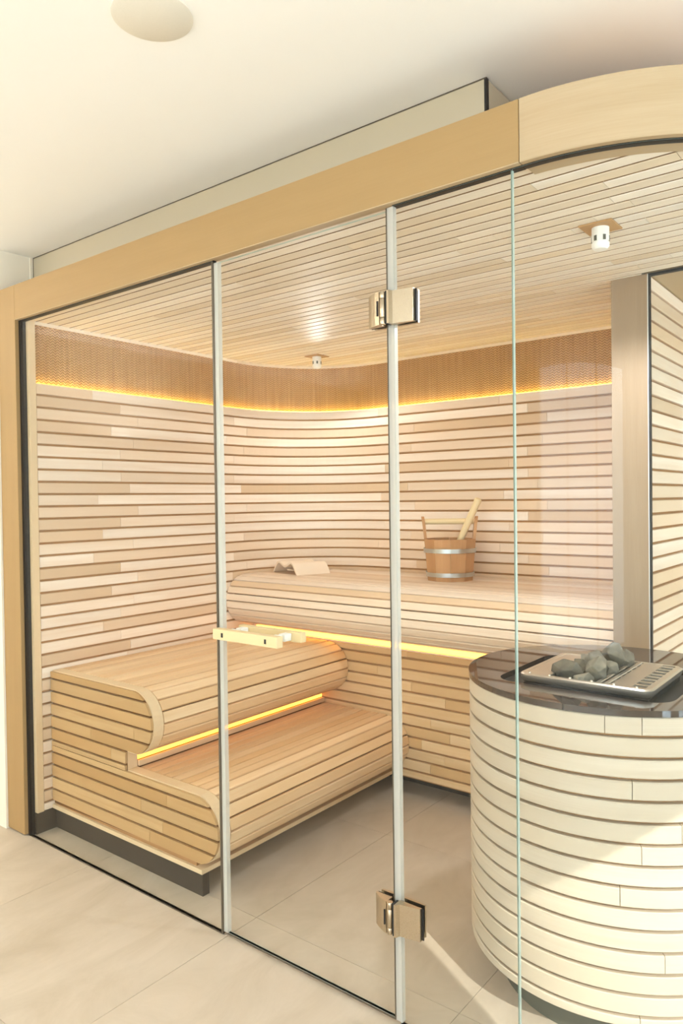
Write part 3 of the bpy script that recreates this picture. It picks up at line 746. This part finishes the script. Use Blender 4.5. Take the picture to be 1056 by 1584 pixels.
# heater set into the opening
ht = thing('sauna_heater', (-.69, .46, .856), 'steel sauna heater frame with grille set into the round cabinet top', 'heater')
HX = (-.865, -.515); HY = (.300, .628); HZ = .878
def frame_ring():
    prof = [(0, 0), (.010, .002), (.016, .010), (.017, .020), (.012, .0235), (0, .0235)]   # outward, up
    pts = rrect(HX[0] + .017, HX[1] - .017, HY[0] + .017, HY[1] - .017, .012, 4)
    nP = len(pts); stn = []
    for i in range(nP):
        a = Vector(pts[i - 1]); b = Vector(pts[(i + 1) % nP]); t = (b - a).normalized()
        stn.append(((pts[i][0], pts[i][1], .856), (t.y, -t.x, 0), (0, 0, 1)))
    return sweep('frame', prof, stn, 'steel', ht, closed=True, smooth=True)
frame_ring()
box('left_plate', (HX[0] + .015, HY[0] + .015, .870), (HX[0] + .085, HY[1] - .015, .8785), 'steel', ht)
box('right_plate', (HX[1] - .105, HY[0] + .015, .870), (HX[1] - .055, HY[1] - .015, .8785), 'steel', ht)
for x in (-.652, -.632):
    box('bar', (x - .006, HY[0] + .015, .868), (x + .006, HY[1] - .015, .8795), 'steel', ht, bevel=.002)
box('vent_rail', (HX[1] - .020, HY[0] + .015, .868), (HX[1] - .014, HY[1] - .015, .8795), 'steel', ht)
for i in range(9):
    y = HY[0] + .028 + i * (HY[1] - HY[0] - .056) / 8
    box('vent_fin', (HX[1] - .055, y - .005, .866), (HX[1] - .020, y + .005, .877), 'steel', ht)
for i in range(7):
    y = HY[0] + .03 + i * (HY[1] - HY[0] - .06) / 6
    box('grille_rib', (-.626, y - .006, .866), (-.620, y + .006, .877), 'steel', ht)
box('tub', (HX[0] + .012, HY[0] + .012, .70), (HX[1] - .012, HY[1] - .012, .852), 'iron', ht)
for i in range(6):
    lathe('stud', [(0, .0235), (.004, .0235), (.003, .0265), (0, .0275)], (HX[0] + .03 + i * .056, HY[0] + .014, .856), 'steel', ht, 10)
adopt(ht)
# stones
def stone(c, r, sq, seed, label):
    q = random.Random(seed); bm = bmesh.new()
    for i in range(17):
        v = Vector((q.gauss(0, 1), q.gauss(0, 1), q.gauss(0, 1))).normalized() * q.uniform(.86, 1.08)
        bm.verts.new((v.x * r * sq[0], v.y * r * sq[1], v.z * r * sq[2]))
    bmesh.ops.convex_hull(bm, input=bm.verts)
    bmesh.ops.delete(bm, geom=[v for v in bm.verts if not v.link_faces], context='VERTS')
    bmesh.ops.bevel(bm, geom=list(bm.edges), offset=r * .035, segments=1, affect='EDGES')
    me = bpy.data.meshes.new('stone'); bm.to_mesh(me); bm.free(); box_uv(me, (1, 0, 0))
    o = link('stone', me, 'stone'); o.location = c; o.rotation_euler = (q.uniform(-.5, .5), q.uniform(-.5, .5), q.uniform(0, 6))
    tag(o, label, 'stone', 'sauna stones heaped in the heater')
ST = [((-.752, .372, .876), .036, (1.3, 1, .8), 'pale grey stone at the left front of the heater heap'),
      ((-.742, .455, .874), .030, (1.1, 1, .8), 'dark grey stone behind the pale left stone'),
      ((-.700, .340, .868), .026, (1, 1, .9), 'small dark stone low at the front rim of the heater'),
      ((-.690, .430, .893), .033, (1, 1, 1.1), 'grey brown upright stone left of the heap peak'),
      ((-.664, .500, .912), .036, (1, 1, 1.05), 'topmost rounded grey stone of the heap'),
      ((-.672, .372, .888), .031, (.9, 1, 1.2), 'wedge shaped pale stone at the front of the heap'),
      ((-.720, .520, .888), .024, (1, 1, 1), 'small blue grey stone at the back left of the heap'),
      ((-.672, .570, .884), .032, (1.1, 1, 1), 'squat grey stone at the back right of the heap'),
      ((-.668, .445, .878), .028, (1, 1, .9), 'brown grey stone under the heap peak'),
      ((-.755, .545, .870), .030, (1.1, 1, .8), 'flat grey stone at the back left corner of the heater'),
      ((-.712, .585, .872), .028, (1, 1, .8), 'low grey stone along the back rim of the heater')]
for i, (c, r, sq, lb) in enumerate(ST): stone((c[0], c[1], c[2] + .006), r * 1.16, sq, 40 + i, lb)

# ------------------------------------------------------------------ bucket and ladle
BC = Vector((-1.76, 1.505, .970))
bu = thing('wooden_bucket', BC, 'brown wooden bucket with two metal hoops on the upper bench', 'bucket')
NS = 10; rb, rt, hb = .109, .126, .195; rotb = math.radians(-38)
def ring_pt(r, a): return Vector((BC.x + r * math.cos(a), BC.y + r * math.sin(a), 0))
right_dir = Vector((.787, .617, 0)); hand_a = math.atan2(.617, .787) - .12
ear_idx = (0, NS // 2)
for i in range(NS):
    a0 = hand_a + 2 * PI * (i - .5) / NS + .004; a1 = hand_a + 2 * PI * (i + .5) / NS - .004
    ear = i in ear_idx
    zs = [(0, rb), (hb, rt)]
    V = []
    for z, r in zs:
        for rr in (r, r - .014):
            for a in (a0, a1):
                p = ring_pt(rr, a); V.append((p.x, p.y, BC.z + z))
    # order per ring: outer a0, outer a1, inner a0, inner a1
    F = [(0, 1, 3, 2), (4, 6, 7, 5), (0, 4, 5, 1), (2, 3, 7, 6), (0, 2, 6, 4), (1, 5, 7, 3)]
    stv = mesh('stave', V, F, 'bucket', bu, (0, 0, 1))
    if ear:
        V = []
        for z, r, sh in ((hb, rt, 1), (hb + .075, rt + .006, .78), (hb + .098, rt + .008, .55), (hb + .106, rt + .008, .25)):
            am = (a0 + a1) / 2
            for rr in (r, r - .014):
                for a in (am + (a0 - am) * sh, am + (a1 - am) * sh):
                    p = ring_pt(rr, a); V.append((p.x, p.y, BC.z + z))
        F = []
        for k in range(3):
            b = k * 4; F += [(b, b + 1, b + 5, b + 4), (b + 2, b + 6, b + 7, b + 3), (b, b + 4, b + 6, b + 2), (b + 1, b + 3, b + 7, b + 5)]
        F += [(0, 2, 3, 1), (12, 13, 15, 14)]
        mesh('ear', V, F, 'bucket', stv, (0, 0, 1))
lathe('bottom', [(0, .012), (rb - .012, .012), (rb - .011, .026), (0, .026)], BC, 'bucket', bu, 24)
for z0_, z1 in ((.020, .040), (.132, .152)):
    f = lambda z: rb + (rt - rb) * z / hb
    lathe('hoop', [(f(z0_) + .0005, z0_), (f(z0_) + .0025, z0_), (f(z1) + .0025, z1), (f(z1) + .0005, z1), (f(z0_) + .0005, z0_)], BC, 'hoop', bu, 36)
ha = Vector((math.cos(hand_a), math.sin(hand_a), 0)); hx = ha * (rt - .004)
p0 = BC - hx + Vector((0, 0, hb + .082)); p1 = BC + hx + Vector((0, 0, hb + .082)); sd = Vector((-ha.y, ha.x, 0))
sweep('handle', [(.0135 * math.cos(2 * PI * i / 12), .0135 * math.sin(2 * PI * i / 12)) for i in range(12)], [(p0, sd, (0, 0, 1)), (p1, sd, (0, 0, 1))], 'birch', bu, smooth=True)
adopt(bu)
# ladle leaning in the bucket
ld = thing('ladle', BC + Vector((.01, 0, .03)), 'pale wooden ladle standing in the bucket, handle leaning right', 'ladle')
q0 = BC + Vector((-.005, -.02, .05)); q1 = BC + right_dir * .137 + Vector((.03, -.05, .385))
ax = (q1 - q0).normalized(); s1 = ax.cross(Vector((0, 1, 0))).normalized(); s2 = ax.cross(s1)
stn = []
for f, r in ((0, .013), (.3, .0145), (.6, .016), (.85, .0165), (.92, .0155), (.955, .0175), (.985, .0165), (1.0, .009)):
    o = q0.lerp(q1, f); stn.append((o, s1 * r, s2 * r))
sweep('ladle_handle', [(math.cos(2 * PI * i / 14), math.sin(2 * PI * i / 14)) for i in range(14)], stn, 'birch', ld, smooth=True)
lathe('bowl', [(0, .0), (.03, .002), (.045, .03), (.042, .03), (.028, .006), (0, .004)], q0 + Vector((-.02, .01, -.022)), 'birch', ld, 24)
adopt(ld)

# ------------------------------------------------------------------ headrest
hr = thing('headrest', (-2.66, 1.40, .971), 'pale wavy wooden headrest at the left end of the upper bench', 'headrest')
top = []; W = .27
for i in range(41):
    x = i / 40; 
    if x < .5: z = .062 * math.sin(PI * min(1, x / .25) / 2) if x < .25 else .062 - .020 * math.sin(PI * (x - .25) / .5) ** 2
    else: z = .062 - .020 * math.sin(PI * (x - .25) / .5) ** 2 if x < .75 else .062 * math.cos(PI * (x - .75) / .5)
    top.append((x * W, max(z, 0.0)))
inn = []
for i, (x, z) in enumerate(top):
    a = top[max(0, i - 1)]; b = top[min(40, i + 1)]; t = Vector((b[0] - a[0], b[1] - a[1])).normalized(); inn.append((x + t.y * .009, z - t.x * .009))
prof = [(x, z) for x, z in top] + [(min(max(x, .008), W - .008), max(z, 0)) for x, z in reversed(inn)]
rr = math.radians(-20); wdir = Vector((math.cos(rr), math.sin(rr), 0)); ldir = Vector((-math.sin(rr), math.cos(rr), 0))
o0 = Vector((-2.515, 1.262, .9708)) - wdir * W
o = sweep('curved_board', prof, [(o0 + ldir * k, wdir, (0, 0, 1)) for k in (0, .07, .14, .20)], 'felt', hr, smooth=True)
for d in (.03, .14):
    c = o0 + ldir * d + wdir * (W / 2)
    sweep('cross_batten', [(-.03, .014), (.03, .014), (.03, .021), (-.03, .021)], [(c, wdir, (0, 0, 1)), (c + ldir * .012, wdir, (0, 0, 1))], 'felt', hr)
adopt(hr)

# ------------------------------------------------------------------ ceiling fixtures, speaker
def fixture(x, y, label, watts=16.0, tilt=(0, 0)):
    f = thing('ceiling_fixture', (x, y, ZC), label, 'ceiling fixture', 'white slotted fixtures on the sauna ceiling')
    box('mounting_plate', (x - .046, y - .046, ZC - .005), (x + .046, y + .046, ZC - .0002), 'brown_plate', f, bevel=.001)
    lathe('body', [(0, -.005), (.0235, -.005), (.0235, -.042), (.0205, -.042), (.0205, -.047), (.024, -.047), (.024, -.056), (.018, -.064), (0, -.067)], (x, y, ZC), 'white_plastic', f, 28)
    for k in range(6):
        t = k * PI / 3 + .25; d = Vector((math.cos(t), math.sin(t), 0)); s = Vector((-d.y, d.x, 0)); c = Vector((x, y, ZC - .036)) + d * .0225
        sweep('slot', [(-.004, -.007), (.004, -.007), (.004, .007), (-.004, .007)], [(c, s, (0, 0, 1)), (c + d * .0018, s, (0, 0, 1))], 'grey_plinth', f)
    d = bpy.data.lights.new('fixture_fill_light', 'SPOT'); d.spot_size = math.radians(165); d.spot_blend = .35; d.energy = watts; d.color = (.92, .96, 1.0); d.shadow_soft_size = .03  # spot added below the fixture to brighten the sauna interior
    l = bpy.data.objects.new('fixture_fill_light', d); col.objects.link(l); l.location = (x, y, ZC - .11); l.parent = f; l.rotation_euler = Vector((tilt[0], tilt[1], -1)).to_track_quat('-Z', 'Y').to_euler()
    adopt(f)
fixture(-.70, .505, 'white slotted ceiling fixture on a brown plate above the round heater cabinet')
fixture(-2.47, 1.39, 'white slotted ceiling fixture over the rounded back corner', 5.0, (.42, -.30))
sp = thing('ceiling_speaker', (-1.311, -.539, RC), 'round flat beige speaker cover on the white room ceiling', 'speaker')
lathe('grille', [(0, -.005), (.081, -.005), (.083, -.004), (.083, 0), (0, 0)], (-1.311, -.539, RC), 'speaker', sp, 64)
lathe('rim', [(.083, -.004), (.0865, -.003), (.0865, 0), (.083, 0), (.083, -.004)], (-1.311, -.539, RC), 'speaker', sp, 64)
adopt(sp)
